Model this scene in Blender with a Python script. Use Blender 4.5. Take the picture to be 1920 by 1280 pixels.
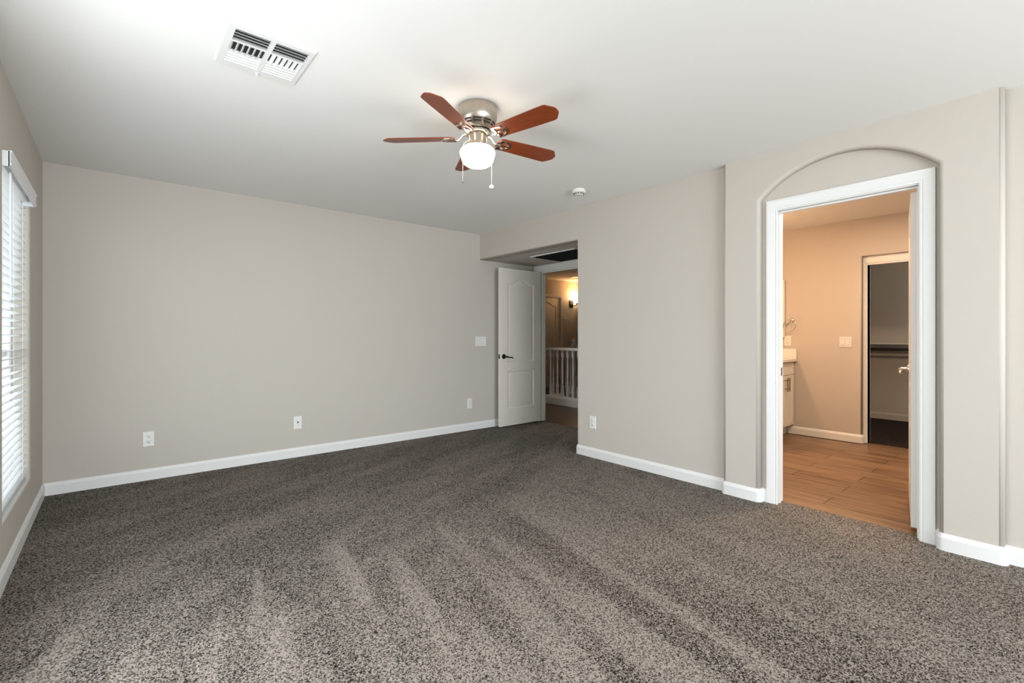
import bpy, bmesh, math, random
from mathutils import Vector, Matrix
random.seed(7)
PI = math.pi
for o in list(bpy.data.objects):
    bpy.data.objects.remove(o)
C = bpy.context.scene.collection
S = bpy.context.scene

# ------------------------------------------------------------------ room dimensions
H = 2.44
XL, YF, XR, XP = -0.407, 4.85, 3.527, 3.4725      # left wall, far wall, right wall, face of the arched surround
Y0, Y1, Y2 = 3.2054, 1.703, 0.244                 # entry corner, near/far ends of the arched surround
NA, NB, NSP, NRISE = 0.496, 1.446, 2.118, 0.203   # arched niche: sides, spring height, rise
ZS = 2.123                                        # entry soffit
XD, XD2 = 4.45, 4.57                              # entry door wall
YR = -2.9                                         # wall behind the camera
XB = 6.22                                         # bathroom far wall
YH = 7.64                                         # hall far wall

# ------------------------------------------------------------------ camera, world, lights, exposure
cam = bpy.data.cameras.new('camera')
cam_o = bpy.data.objects.new('camera', cam)
C.objects.link(cam_o)
cam.sensor_width = 36.0
cam.lens = 889.62 / 1920 * 36.0
cam.shift_y = -(640 - 628.98) / 1920
cam.clip_start = 0.02
cam_o.location = (0, 0, 1.1705)
cam_o.rotation_euler = (PI / 2, 0, -math.radians(39.9018))
S.camera = cam_o

w = bpy.data.worlds.new('sky')
S.world = w
w.use_nodes = True
bg = w.node_tree.nodes['Background']
bg.inputs[0].default_value = (0.86, 0.93, 1.0, 1)
bg.inputs[1].default_value = 2.5

def area(name, loc, rot, sx, sy, power, col):
    l = bpy.data.lights.new(name, 'AREA')
    l.shape = 'RECTANGLE'; l.size = sx; l.size_y = sy
    l.energy = power; l.color = col
    o = bpy.data.objects.new(name, l); C.objects.link(o)
    o.location = loc; o.rotation_euler = rot
    return o
def point(name, loc, power, col, r=0.04):
    l = bpy.data.lights.new(name, 'POINT')
    l.energy = power; l.color = col; l.shadow_soft_size = r
    o = bpy.data.objects.new(name, l); C.objects.link(o)
    o.location = loc
    return o
# added daylight areas at unseen openings (behind the camera and in the left wall)
DAY = (0.90, 0.955, 1.0)
area('added_rear_daylight', (1.45, YR + 0.03, 1.3), (math.radians(97), 0, 0), 2.6, 1.7, 70, (0.86, 0.94, 1.0))
area('added_left_daylight', (XL + 0.02, 1.7, 1.2), (0, -math.radians(92), 0), 1.5, 1.75, 20, DAY)
area('added_bath_fill_glow', (4.9, 0.9, H - 0.03), (0, 0, 0), 0.34, 0.34, 25, (1.0, 0.72, 0.48))  # added fill lamp, brightens the bathroom's lower wall and floor
WARM = (1.0, 0.60, 0.28)
S.view_settings.view_transform = 'Standard'
S.view_settings.look = 'None'
S.view_settings.gamma = 1
S.view_settings.use_curve_mapping = False
S.view_settings.exposure = 0.96

# ------------------------------------------------------------------ materials
def new_mat(name):
    m = bpy.data.materials.new(name); m.use_nodes = True
    nt = m.node_tree; b = nt.nodes['Principled BSDF']
    return m, nt, b
def plain(name, col, rough=0.5, metal=0.0, bump=0, bscale=200, spec=0.5):
    m, nt, b = new_mat(name)
    b.inputs['Base Color'].default_value = (*col, 1)
    b.inputs['Roughness'].default_value = rough
    b.inputs['Metallic'].default_value = metal
    b.inputs['Specular IOR Level'].default_value = spec
    if bump:
        tc = nt.nodes.new('ShaderNodeTexCoord'); n = nt.nodes.new('ShaderNodeTexNoise')
        n.inputs['Scale'].default_value = bscale; n.inputs['Detail'].default_value = 2
        bp = nt.nodes.new('ShaderNodeBump'); bp.inputs['Strength'].default_value = bump
        bp.inputs['Distance'].default_value = 0.002
        nt.links.new(tc.outputs['Object'], n.inputs['Vector'])
        nt.links.new(n.outputs['Fac'], bp.inputs['Height'])
        nt.links.new(bp.outputs['Normal'], b.inputs['Normal'])
    return m
def emit(name, col, strength):
    m, nt, b = new_mat(name)
    b.inputs['Base Color'].default_value = (*col, 1)
    b.inputs['Emission Color'].default_value = (*col, 1)
    b.inputs['Emission Strength'].default_value = strength
    b.inputs['Roughness'].default_value = 0.25
    return m
def mathn(nt, op, a, b=None, clamp=False):
    n = nt.nodes.new('ShaderNodeMath'); n.operation = op; n.use_clamp = clamp
    for i, v in enumerate((a, b)):
        if v is None: continue
        if isinstance(v, (int, float)): n.inputs[i].default_value = v
        else: nt.links.new(v, n.inputs[i])
    return n.outputs[0]
def mapr(nt, v, a, b, c=0.0, d=1.0, smooth=True):
    n = nt.nodes.new('ShaderNodeMapRange')
    n.interpolation_type = 'SMOOTHSTEP' if smooth else 'LINEAR'
    nt.links.new(v, n.inputs[0])
    for i, x in enumerate((a, b, c, d)): n.inputs[i + 1].default_value = x
    return n.outputs[0]
def noise(nt, vec, scale, detail=2, rough=0.5):
    n = nt.nodes.new('ShaderNodeTexNoise')
    n.inputs['Scale'].default_value = scale; n.inputs['Detail'].default_value = detail
    n.inputs['Roughness'].default_value = rough
    nt.links.new(vec, n.inputs['Vector'])
    return n.outputs['Fac']
def ramp(nt, v, stops):
    n = nt.nodes.new('ShaderNodeValToRGB')
    e = n.color_ramp.elements
    e[0].position, e[0].color = stops[0][0], (*stops[0][1], 1)
    e[1].position, e[1].color = stops[-1][0], (*stops[-1][1], 1)
    for p, c in stops[1:-1]:
        x = e.new(p); x.color = (*c, 1)
    nt.links.new(v, n.inputs[0])
    return n.outputs[0]
def scaled(nt, vec, s):
    n = nt.nodes.new('ShaderNodeMapping'); n.inputs['Scale'].default_value = s
    nt.links.new(vec, n.inputs['Vector'])
    return n.outputs[0]
def mixc(nt, blend, fac, a, b):
    n = nt.nodes.new('ShaderNodeMix'); n.data_type = 'RGBA'; n.blend_type = blend
    for i, v in ((0, fac), (6, a), (7, b)):
        if isinstance(v, (int, float)): n.inputs[i].default_value = v
        elif isinstance(v, tuple): n.inputs[i].default_value = (*v, 1)
        else: nt.links.new(v, n.inputs[i])
    return n.outputs[2]

m_wall = plain('greige_wall_paint', (0.565, 0.518, 0.462), 0.85, bump=0.12, bscale=130, spec=0.25)
m_ceil = plain('white_ceiling_paint', (0.86, 0.85, 0.825), 0.9, bump=0.10, bscale=120, spec=0.2)
m_trim = plain('white_trim_paint', (0.80, 0.80, 0.785), 0.38)
m_door = plain('off_white_door_paint', (0.79, 0.745, 0.67), 0.42)
m_plastic = plain('white_plastic', (0.80, 0.79, 0.76), 0.35)
m_dark = plain('dark_gap', (0.012, 0.012, 0.012), 0.8)
m_duct = plain('dark_duct', (0.02, 0.02, 0.02), 0.9)
m_filter = plain('dark_grille', (0.035, 0.035, 0.035), 0.7)
m_bronze = plain('oil_rubbed_bronze', (0.022, 0.020, 0.016), 0.35, 0.8)
m_pull = plain('warm_bronze_pull', (0.34, 0.22, 0.13), 0.35, 1.0)
m_nickel = plain('polished_nickel', (0.72, 0.66, 0.58), 0.16, 1.0)
m_blind = plain('white_faux_wood', (0.86, 0.87, 0.88), 0.45)
m_vent = plain('white_enamel', (0.80, 0.80, 0.79), 0.4)
m_rod = plain('dark_metal_rod', (0.012, 0.011, 0.010), 0.5, 0.0)
m_vanity = plain('white_cabinet_paint', (0.78, 0.76, 0.72), 0.4)
m_counter = plain('pale_quartz', (0.80, 0.77, 0.72), 0.2)
m_mirror = plain('mirror_glass', (0.9, 0.9, 0.9), 0.02, 1.0)
m_globe = emit('lit_opal_glass', (1.0, 0.88, 0.70), 5.6)
m_sconce = emit('lit_sconce_glass', (1.0, 0.80, 0.52), 6.0)
m_bulb = emit('lit_vanity_glass', (1.0, 0.74, 0.42), 6.0)
m_chain = plain('white_bead_chain', (0.75, 0.73, 0.70), 0.35, 0.3)
m_stucco = plain('beige_stucco', (0.55, 0.50, 0.43), 0.9, bump=0.4, bscale=60)
m_roof = plain('grey_roof_tile', (0.16, 0.15, 0.15), 0.8)
m_ground = plain('gravel_yard', (0.45, 0.40, 0.34), 0.95, bump=0.6, bscale=40)
m_vinyl = plain('white_vinyl', (0.80, 0.80, 0.80), 0.4)

def mat_glass():
    m, nt, b = new_mat('window_glass')
    nt.nodes.remove(b)
    out = nt.nodes['Material Output']
    t = nt.nodes.new('ShaderNodeBsdfTransparent'); g = nt.nodes.new('ShaderNodeBsdfGlossy')
    g.inputs['Roughness'].default_value = 0.02
    t.inputs['Color'].default_value = (0.95, 0.97, 0.96, 1)
    mx = nt.nodes.new('ShaderNodeMixShader'); mx.inputs[0].default_value = 0.06
    nt.links.new(t.outputs[0], mx.inputs[1]); nt.links.new(g.outputs[0], mx.inputs[2])
    nt.links.new(mx.outputs[0], out.inputs['Surface'])
    return m
m_glass = mat_glass()

def mat_brushed():
    m, nt, b = new_mat('brushed_nickel')
    tc = nt.nodes.new('ShaderNodeTexCoord')
    n = noise(nt, scaled(nt, tc.outputs['Object'], (6, 6, 260)), 8, 3)
    nt.links.new(mapr(nt, n, 0.3, 0.7, 0.24, 0.40), b.inputs['Roughness'])
    b.inputs['Base Color'].default_value = (0.48, 0.43, 0.37, 1)
    b.inputs['Metallic'].default_value = 1.0
    b.inputs['Anisotropic'].default_value = 0.5
    return m
m_brushed = mat_brushed()

def mat_cherry():
    m, nt, b = new_mat('cherry_blade_wood')
    tc = nt.nodes.new('ShaderNodeTexCoord')
    n = noise(nt, scaled(nt, tc.outputs['Object'], (3, 60, 20)), 2.2, 5, 0.6)
    nt.links.new(ramp(nt, n, [(0.3, (0.145, 0.027, 0.007)), (0.55, (0.21, 0.041, 0.010)), (0.75, (0.26, 0.057, 0.015))]), b.inputs['Base Color'])
    b.inputs['Roughness'].default_value = 0.32
    return m
m_cherry = mat_cherry()

def mat_carpet(name, light, dark, streaks):
    m, nt, b = new_mat(name)
    tc = nt.nodes.new('ShaderNodeTexCoord'); P = tc.outputs['Object']
    # twisted two-tone yarn: random tufts mixed with finer fibre noise
    v = nt.nodes.new('ShaderNodeTexVoronoi'); v.inputs['Scale'].default_value = 230
    wob = nt.nodes.new('ShaderNodeTexNoise'); wob.inputs['Scale'].default_value = 150
    nt.links.new(P, wob.inputs['Vector'])
    add = nt.nodes.new('ShaderNodeMixRGB'); add.blend_type = 'ADD'; add.inputs[0].default_value = 0.008
    nt.links.new(P, add.inputs[1]); nt.links.new(wob.outputs['Color'], add.inputs[2])
    nt.links.new(add.outputs[0], v.inputs['Vector'])
    sep = nt.nodes.new('ShaderNodeSeparateColor'); nt.links.new(v.outputs['Color'], sep.inputs[0])
    fib = noise(nt, P, 380, 2, 0.6)
    spk = mathn(nt, 'ADD', mathn(nt, 'MULTIPLY', sep.outputs[0], 0.62), mathn(nt, 'MULTIPLY', fib, 0.62))
    fac = spk
    if streaks:
        xyz = nt.nodes.new('ShaderNodeSeparateXYZ'); nt.links.new(P, xyz.inputs[0])
        big = noise(nt, P, 1.3, 3, 0.6)
        # strokes of the vacuum cleaner drawn towards the near wall: pile laid one way, then the other
        rot = nt.nodes.new('ShaderNodeMapping'); rot.vector_type = 'TEXTURE'; rot.inputs['Rotation'].default_value = (0, 0, math.radians(-11))
        nt.links.new(P, rot.inputs['Vector'])
        n1 = noise(nt, scaled(nt, rot.outputs[0], (5.2, 0.55, 1)), 1.0, 2, 0.45)
        near = mapr(nt, n1, 0.40, 0.60, 0.0, 1.0)
        tip = mathn(nt, 'ADD', xyz.outputs[1], mathn(nt, 'MULTIPLY', mathn(nt, 'SUBTRACT', 0.55, n1), 3.2))
        calm = mapr(nt, xyz.outputs[0], 1.7, 2.6, 0.0, 0.75)
        near = mathn(nt, 'ADD', mathn(nt, 'MULTIPLY', near, mathn(nt, 'SUBTRACT', 1.0, calm)), mathn(nt, 'MULTIPLY', calm, 0.48))
        nmask = mapr(nt, tip, 2.55, 2.15, 0.0, 1.0)
        # shorter strokes across the far half of the room
        rot2 = nt.nodes.new('ShaderNodeMapping'); rot2.vector_type = 'TEXTURE'; rot2.inputs['Rotation'].default_value = (0, 0, math.radians(24))
        nt.links.new(P, rot2.inputs['Vector'])
        n2 = noise(nt, scaled(nt, rot2.outputs[0], (0.9, 3.2, 1)), 1.0, 3, 0.55)
        farv = mathn(nt, 'ADD', mathn(nt, 'MULTIPLY', mapr(nt, n2, 0.38, 0.64, 0.0, 0.55), 1.0), mathn(nt, 'MULTIPLY', mathn(nt, 'SUBTRACT', big, 0.5), 0.7))
        st = mathn(nt, 'ADD', mathn(nt, 'MULTIPLY', near, nmask), mathn(nt, 'MULTIPLY', farv, mathn(nt, 'SUBTRACT', 1.0, nmask)))
        fac = mathn(nt, 'ADD', spk, mathn(nt, 'MULTIPLY', mathn(nt, 'SUBTRACT', st, 0.45), 0.15))
    mid = tuple((a + c) / 2 * 0.9 for a, c in zip(light, dark))
    nt.links.new(ramp(nt, fac, [(0.40, dark), (0.60, mid), (0.80, light)]), b.inputs['Base Color'])
    b.inputs['Roughness'].default_value = 0.95
    b.inputs['Specular IOR Level'].default_value = 0.08
    bp = nt.nodes.new('ShaderNodeBump'); bp.inputs['Strength'].default_value = 0.8; bp.inputs['Distance'].default_value = 0.006
    nt.links.new(spk, bp.inputs['Height']); nt.links.new(bp.outputs['Normal'], b.inputs['Normal'])
    return m
m_carpet = mat_carpet('grey_brown_carpet', (0.365, 0.318, 0.275), (0.012, 0.009, 0.007), True)
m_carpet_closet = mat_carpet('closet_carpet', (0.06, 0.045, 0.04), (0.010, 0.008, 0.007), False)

def mat_plank(name, c0, c1, c2, grout, wx, ly, rough):
    m, nt, b = new_mat(name)
    tc = nt.nodes.new('ShaderNodeTexCoord'); P = tc.outputs['Object']
    mp = nt.nodes.new('ShaderNodeMapping'); mp.inputs['Rotation'].default_value = (0, 0, PI / 2)
    nt.links.new(P, mp.inputs['Vector'])
    br = nt.nodes.new('ShaderNodeTexBrick')
    br.inputs['Scale'].default_value = 1.0; br.inputs['Brick Width'].default_value = ly; br.inputs['Row Height'].default_value = wx
    br.inputs['Mortar Size'].default_value = 0.005; br.offset = 0.36
    br.inputs['Color1'].default_value = (0.25, 0.25, 0.25, 1); br.inputs['Color2'].default_value = (0.75, 0.75, 0.75, 1)
    nt.links.new(mp.outputs[0], br.inputs['Vector'])
    g = noise(nt, scaled(nt, P, (26, 2.0, 1)), 1.0, 6, 0.62)
    sep = nt.nodes.new('ShaderNodeSeparateColor'); nt.links.new(br.outputs['Color'], sep.inputs[0])
    f = mathn(nt, 'ADD', g, mathn(nt, 'MULTIPLY', mathn(nt, 'SUBTRACT', sep.outputs[0], 0.5), 0.28))
    col = ramp(nt, f, [(0.33, c0), (0.5, c1), (0.68, c2)])
    nt.links.new(mixc(nt, 'MIX', br.outputs['Fac'], col, grout), b.inputs['Base Color'])
    b.inputs['Roughness'].default_value = rough
    return m
m_tile = mat_plank('wood_look_tile', (0.10, 0.052, 0.026), (0.215, 0.125, 0.069), (0.29, 0.18, 0.105), (0.07, 0.04, 0.022), 0.20, 1.15, 0.38)
m_hallwood = mat_plank('dark_wood_floor', (0.035, 0.02, 0.012), (0.06, 0.036, 0.022), (0.085, 0.052, 0.032), (0.015, 0.01, 0.008), 0.13, 1.1, 0.4)

# ------------------------------------------------------------------ mesh helpers
def link(name, bm, mat, parent=None, smooth=None, mods=None):
    bmesh.ops.remove_doubles(bm, verts=bm.verts, dist=1e-6)
    bmesh.ops.recalc_face_normals(bm, faces=bm.faces)
    me = bpy.data.meshes.new(name)
    if smooth is not None:
        for f in bm.faces: f.smooth = True
    bm.to_mesh(me); bm.free()
    if smooth is not None: me.set_sharp_from_angle(angle=math.radians(smooth))
    me.materials.append(mat)
    o = bpy.data.objects.new(name, me); C.objects.link(o)
    if parent: o.parent = parent
    return o
def BM(): return bmesh.new()
def box(bm, x0, y0, z0, x1, y1, z1, bev=0.0, seg=2):
    r = bmesh.ops.create_cube(bm, size=1.0)
    vs = r['verts']
    for v in vs:
        v.co = Vector(((x0 + x1) / 2 + v.co.x * (x1 - x0), (y0 + y1) / 2 + v.co.y * (y1 - y0), (z0 + z1) / 2 + v.co.z * (z1 - z0)))
    if bev:
        es = {e for v in vs for e in v.link_edges}
        bmesh.ops.bevel(bm, geom=list(es), offset=bev, segments=seg, profile=0.5, affect='EDGES')
    return bm
def rings(bm, loops, closed=True, caps=True):
    L = [[bm.verts.new(p) for p in lp] for lp in loops]
    n = len(L[0])
    for a, b in zip(L, L[1:]):
        for i in range(n if closed else n - 1):
            j = (i + 1) % n
            try: bm.faces.new((a[i], a[j], b[j], b[i]))
            except ValueError: pass
    if caps:
        for lp in (L[0], L[-1]):
            try: bm.faces.new(lp)
            except ValueError: pass
    return L
def lathe(bm, prof, seg=32, c=(0, 0, 0), caps=True, axis='z'):
    def P(r, z, a):
        q = (r * math.cos(a), r * math.sin(a), z)
        if axis == 'y': q = (q[0], q[2], q[1])
        if axis == 'x': q = (q[2], q[0], q[1])
        return Vector(q) + Vector(c)
    rings(bm, [[P(max(r, 1e-4), z, 2 * PI * i / seg) for i in range(seg)] for r, z in prof], True, caps)
    return bm
def tube(bm, pts, r, seg=10, caps=True):
    pts = [Vector(p) for p in pts]; n = len(pts)
    rs = r if isinstance(r, (list, tuple)) else [r] * n
    loops = []; up = None
    for i, p in enumerate(pts):
        d = (pts[min(i + 1, n - 1)] - pts[max(i - 1, 0)]).normalized()
        if up is None:
            up = d.orthogonal().normalized()
        up = (up - d * up.dot(d)).normalized(); sd = d.cross(up)
        loops.append([p + (up * math.cos(2 * PI * k / seg) + sd * math.sin(2 * PI * k / seg)) * rs[i] for k in range(seg)])
    rings(bm, loops, True, caps)
    return bm
def prism(bm, poly, f, w0, w1):
    """poly in (u, v); f(u, v, w) gives the point"""
    rings(bm, [[f(u, v, w0) for u, v in poly], [f(u, v, w1) for u, v in poly]])
    return bm
def rounded_panel(bm, outline, f, r, thick, seg=5):
    """slab whose front outline outline(d) (shrunk by d) has a bullnose of radius r; f(u, v, w): w grows away from the viewer"""
    loops = []
    for k in range(seg + 1):
        a = PI / 2 * k / seg
        loops.append([f(u, v, r * (1 - math.cos(a))) for u, v in outline(r * (1 - math.sin(a)))])
    loops.append([f(u, v, thick) for u, v in outline(0)])
    L = rings(bm, loops)
    n = len(L[0])
    for i in range(n):
        e = bm.edges.get((L[0][i], L[0][(i + 1) % n]))
        if e: e.smooth = False
    return bm
def link_rounded(name, bm, mat, parent=None):
    for f in bm.faces: f.smooth = True
    sharp = [e for e in bm.edges if (not e.smooth) or (len(e.link_faces) == 2 and e.calc_face_angle(0) > 0.6)]
    for e in sharp: e.smooth = False
    bmesh.ops.recalc_face_normals(bm, faces=bm.faces)
    me = bpy.data.meshes.new(name); bm.to_mesh(me); bm.free()
    me.materials.append(mat)
    o = bpy.data.objects.new(name, me); C.objects.link(o)
    if parent: o.parent = parent
    return o
def sweep_path(bm, pts, prof, side=1):
    """extrude profile (offset, z) along a floor polyline with mitred corners"""
    P = [Vector((x, y)) for x, y in pts]; n = len(P)
    nrm = []
    for i in range(n):
        ds = []
        if i > 0: ds.append((P[i] - P[i - 1]).normalized())
        if i < n - 1: ds.append((P[i + 1] - P[i]).normalized())
        ns = [Vector((-d.y, d.x)) * side for d in ds]
        m = ns[0] if len(ns) == 1 else (ns[0] + ns[1]).normalized()
        nrm.append(m / max(0.2, m.dot(ns[0])))
    rings(bm, [[(P[i].x + nrm[i].x * o, P[i].y + nrm[i].y * o, z) for o, z in prof] for i in range(n)])
    return bm
def round_path(pts, r, side, seg=4):
    out = [pts[0]]
    for i in range(1, len(pts) - 1):
        a, b, c = (Vector(p) for p in pts[i - 1:i + 2])
        d1 = (b - a).normalized(); d2 = (c - b).normalized()
        turn = (d1.x * d2.y - d1.y * d2.x) * side
        if turn < -0.1:                                             # corner that sticks out into the room
            q = min(r, (b - a).length * 0.45, (c - b).length * 0.45)
            cen = b - d1 * q + d2 * q
            for k in range(seg + 1):
                t = PI / 2 * k / seg
                p = cen - d2 * q * math.cos(t) + d1 * q * math.sin(t)
                out.append((p.x, p.y))
        else: out.append(tuple(b))
    out.append(pts[-1])
    return out
BASE = [(0.0, 0.0), (0.014, 0.0), (0.014, 0.069), (0.0105, 0.075), (0.0085, 0.084), (0.004, 0.0905), (0.0, 0.0915)]
CASE = [(0.0, 0.0), (0.0, 0.009), (0.004, 0.011), (0.009, 0.0112), (0.011, 0.0075), (0.014, 0.0075), (0.017, 0.011), (0.023, 0.0125), (0.052, 0.0155), (0.064, 0.0175), (0.070, 0.0165), (0.070, 0.0)]
def casing(bm, f, a, b, zt, width=0.070, z0=0.0, prof=CASE):
    """door casing: f(u, z, w) maps opening coordinates, w out of the wall; a < b jamb lines"""
    k = width / 0.070
    loops = []
    for u, wv in prof:
        u *= k
        loops.append([f(a - u, z0, wv), f(a - u, zt + u, wv), f(b + u, zt + u, wv), f(b + u, z0, wv)])
    L = [[bm.verts.new(p) for p in lp] for lp in loops]; n = len(L)
    for i in range(n):
        p, q = L[i], L[(i + 1) % n]
        for j in range(3): bm.faces.new((p[j], p[j + 1], q[j + 1], q[j]))
    bm.faces.new([lp[0] for lp in L]); bm.faces.new([lp[3] for lp in L])
    return bm
def jamb(bm, f, a, b, zt, w0, w1, t=0.018, z0=0.0):
    for (u0, v0, u1, v1) in ((a - t, z0, a, zt + t), (b, z0, b + t, zt + t), (a, zt, b, zt + t)):
        prism(bm, [(u0, v0), (u1, v0), (u1, v1), (u0, v1)], f, w0, w1)
    return bm

def props(o, label=None, cat=None, group=None, kind=None):
    if label: o['label'] = label
    if cat: o['category'] = cat
    if group: o['group'] = group
    if kind: o['kind'] = kind
    return o
def thing(name, label, cat, loc=(0, 0, 0), rotz=0.0, group=None, kind=None):
    o = bpy.data.objects.new(name, None); C.objects.link(o)
    o.empty_display_size = 0.05
    o.location = loc; o.rotation_euler = (0, 0, rotz)
    return props(o, label, cat, group, kind)
def struct(name, bm, mat, label, cat='structure', smooth=None):
    return props(link(name, bm, mat, None, smooth), label, cat, None, 'structure')

# ------------------------------------------------------------------ shell: floors and ceilings
def slab(name, x0, y0, x1, y1, z0, z1, mat, label, cat):
    b = BM(); box(b, x0, y0, z0, x1, y1, z1)
    return struct(name, b, mat, label, cat)
b = BM()
prism(b, [(XL - 0.05, YR - 0.05), (3.62, YR - 0.05), (3.62, 3.19), (XD + 0.05, 3.19), (XD + 0.05, YF + 0.03), (XL - 0.05, YF + 0.03)], lambda u, v, w_: (u, v, w_), -0.06, 0.0)
struct('floor', b, m_carpet, 'grey brown carpet with vacuum streaks over the bedroom floor', 'floor')
slab('floor_bathroom', 3.62, -1.0, XB + 0.12, 2.85, -0.06, -0.006, m_tile, 'wood look plank tile floor beyond the arched doorway', 'floor')
slab('floor_closet', XB + 0.12, -0.8, 8.4, 2.5, -0.06, -0.001, m_carpet_closet, 'dark carpet inside the closet beyond the bathroom', 'floor')
slab('floor_hall', XD + 0.05, 3.25, 8.55, YH + 0.2, -0.06, -0.004, m_hallwood, 'dark wood floor of the hall beyond the open panel door', 'floor')
slab('ceiling', XL - 0.1, YR - 0.1, XR + 0.1, YF + 0.1, H, H + 0.06, m_ceil, 'white bedroom ceiling', 'ceiling')
slab('ceiling_bathroom', XR + 0.1, -1.0, XB + 0.15, 2.9, H, H + 0.06, m_ceil, 'bathroom ceiling lit orange beyond the arched doorway', 'ceiling')
slab('ceiling_closet', XB + 0.15, -0.8, 8.5, 2.6, H, H + 0.06, m_ceil, 'closet ceiling', 'ceiling')
slab('ceiling_hall', XD, 3.2, 8.6, YH + 0.15, H, H + 0.06, m_ceil, 'hall ceiling beyond the open panel door', 'ceiling')
slab('ceiling_entry', XR + 0.115, Y0 - 0.1, XD + 0.02, YF + 0.05, ZS, ZS + 0.08, m_wall, 'low painted soffit over the bedroom entry', 'ceiling')

# ------------------------------------------------------------------ walls
slab('wall_far', XL - 0.15, YF, XD2, YF + 0.13, 0, H, m_wall, 'far greige wall with baseboard, outlets and a switch', 'wall')
# left wall with the blind's window and an added, unseen one nearer the camera
def fl(u, v, w_): return (XL - w_, u, v)
WY0, WY1, WZ0, WZ1 = 3.255, 4.20, 0.283, 2.05
W2 = (0.8, 2.6)
def holepanel(bm, outer, holes, f, r, thick, seg=5):
    ov = [bm.verts.new(f(u, v, 0)) for u, v in outer]
    edges = [bm.edges.new((ov[i], ov[(i + 1) % len(ov)])) for i in range(len(ov))]
    for (a, c, z0, z1) in holes:
        loops = []
        for k in range(seg + 1):
            t = PI / 2 * k / seg; d = r * (1 - math.sin(t)); w_ = r * (1 - math.cos(t))
            loops.append([f(a - d, z0 - d, w_), f(c + d, z0 - d, w_), f(c + d, z1 + d, w_), f(a - d, z1 + d, w_)])
        loops.append([f(a, z0, thick), f(c, z0, thick), f(c, z1, thick), f(a, z1, thick)])
        L = rings(bm, loops, True, False)
        for i in range(4):
            e = bm.edges.get((L[0][i], L[0][(i + 1) % 4])); edges.append(e); e.smooth = False
    bmesh.ops.triangle_fill(bm, edges=edges, use_beauty=True)
    return bm
b = holepanel(BM(), [(YR, 0), (YF, 0), (YF, H), (YR, H)], [(WY0, WY1, WZ0, WZ1), (W2[0], W2[1], WZ0, WZ1)], fl, 0.018, 0.15)
o = link_rounded('wall_left', b, m_wall); props(o, 'left greige wall around the window', 'wall', None, 'structure')
# right wall: bathroom doorway, entry opening under a soffit
DA, DB, DZ = 0.592, 1.353, 2.036                                    # bathroom door jamb faces and head
def fr(u, v, w_): return (XR + w_, u, v)
def right_outline(d):
    return [(YR, 0), (DA - 0.018, 0), (DA - 0.018, DZ + 0.018), (DB + 0.018, DZ + 0.018), (DB + 0.018, 0), (Y0 - d, 0), (Y0 - d, ZS + d), (YF, ZS + d), (YF, H), (YR, H)]
b = rounded_panel(BM(), right_outline, fr, 0.012, 0.115)
o = link_rounded('wall_right', b, m_wall); props(o, 'right greige wall with the entry opening and arched doorway', 'wall', None, 'structure')
# thickened surround with an arched niche
def arch(d, n=28):
    half = (NB - NA) / 2; R = (half * half + NRISE * NRISE) / (2 * NRISE); cy = (NA + NB) / 2; cz = NSP + NRISE - R
    R2 = R + d; h2 = half + d; a = math.asin(min(1, h2 / R2))
    return [(cy + R2 * math.sin(-a + 2 * a * i / n), cz + R2 * math.cos(-a + 2 * a * i / n)) for i in range(n + 1)]
def surround(d):
    A = arch(d)
    return [(Y2 + d, -0.03), (NA - d, -0.03)] + A + [(NB + d, -0.03), (Y1 - d, -0.03), (Y1 - d, H + 0.03), (Y2 + d, H + 0.03)]
b = rounded_panel(BM(), surround, lambda u, v, w_: (XP + w_, u, v), 0.02, XR - XP + 0.01, 6)
o = link_rounded('wall_arched_surround', b, m_wall); props(o, 'thickened wall surround with arched recess over the bathroom doorway', 'wall', None, 'structure')
# wall behind the camera with a wide opening added to let daylight in
b = holepanel(BM(), [(XL, 0), (XR, 0), (XR, H), (XL, H)], [(0.10, 2.80, 0.4, 2.2)], lambda u, v, w_: (u, YR - w_, v), 0.018, 0.15)
o = link_rounded('wall_rear', b, m_wall); props(o, 'wall behind the camera with a wide opening added for daylight', 'wall', None, 'structure')
# entry walls
slab('wall_entry_side', XR + 0.115, Y0 - 0.12, XD2, Y0, 0, H, m_wall, 'side wall of the bedroom entry', 'wall')
EA, EB, EZ = 3.985, 4.745, 2.035
b = BM(); prism(b, [(Y0, 0), (EA - 0.018, 0), (EA - 0.018, EZ + 0.018), (EB + 0.018, EZ + 0.018), (EB + 0.018, 0), (YF, 0), (YF, H), (Y0, H)], lambda u, v, w_: (XD + w_, u, v), 0, XD2 - XD)
struct('wall_entry_door', b, m_wall, 'short wall holding the bedroom entry door', 'wall')
# hall walls
slab('wall_hall_west', XD, YF + 0.13, XD2, YH + 0.12, 0, H, m_wall, 'hall wall behind the bedroom', 'wall')
HA, HB, HZ = 7.06, 7.83, 2.03
b = BM(); prism(b, [(XD2, 0), (HA - 0.018, 0), (HA - 0.018, HZ + 0.018), (HB + 0.018, HZ + 0.018), (HB + 0.018, 0), (8.42, 0), (8.42, H), (XD2, H)], lambda u, v, w_: (u, YH + w_, v), 0, 0.12)
struct('wall_hall_far', b, m_wall, 'hall wall with a glowing sconce seen through the entry', 'wall')
slab('wall_hall_back', XD2, YH + 0.12, 8.5, YH + 0.2, 0, H, m_wall, 'blank wall closing the space behind the hall door', 'wall')
slab('wall_hall_east', 8.38, 3.2, 8.5, YH + 0.12, 0, H, m_wall, 'hall wall at the right end of the sconce wall', 'wall')
slab('wall_hall_south', XD2, 3.10, 8.5, 3.22, 0, H, m_wall, 'hall wall out of sight', 'wall')
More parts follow.
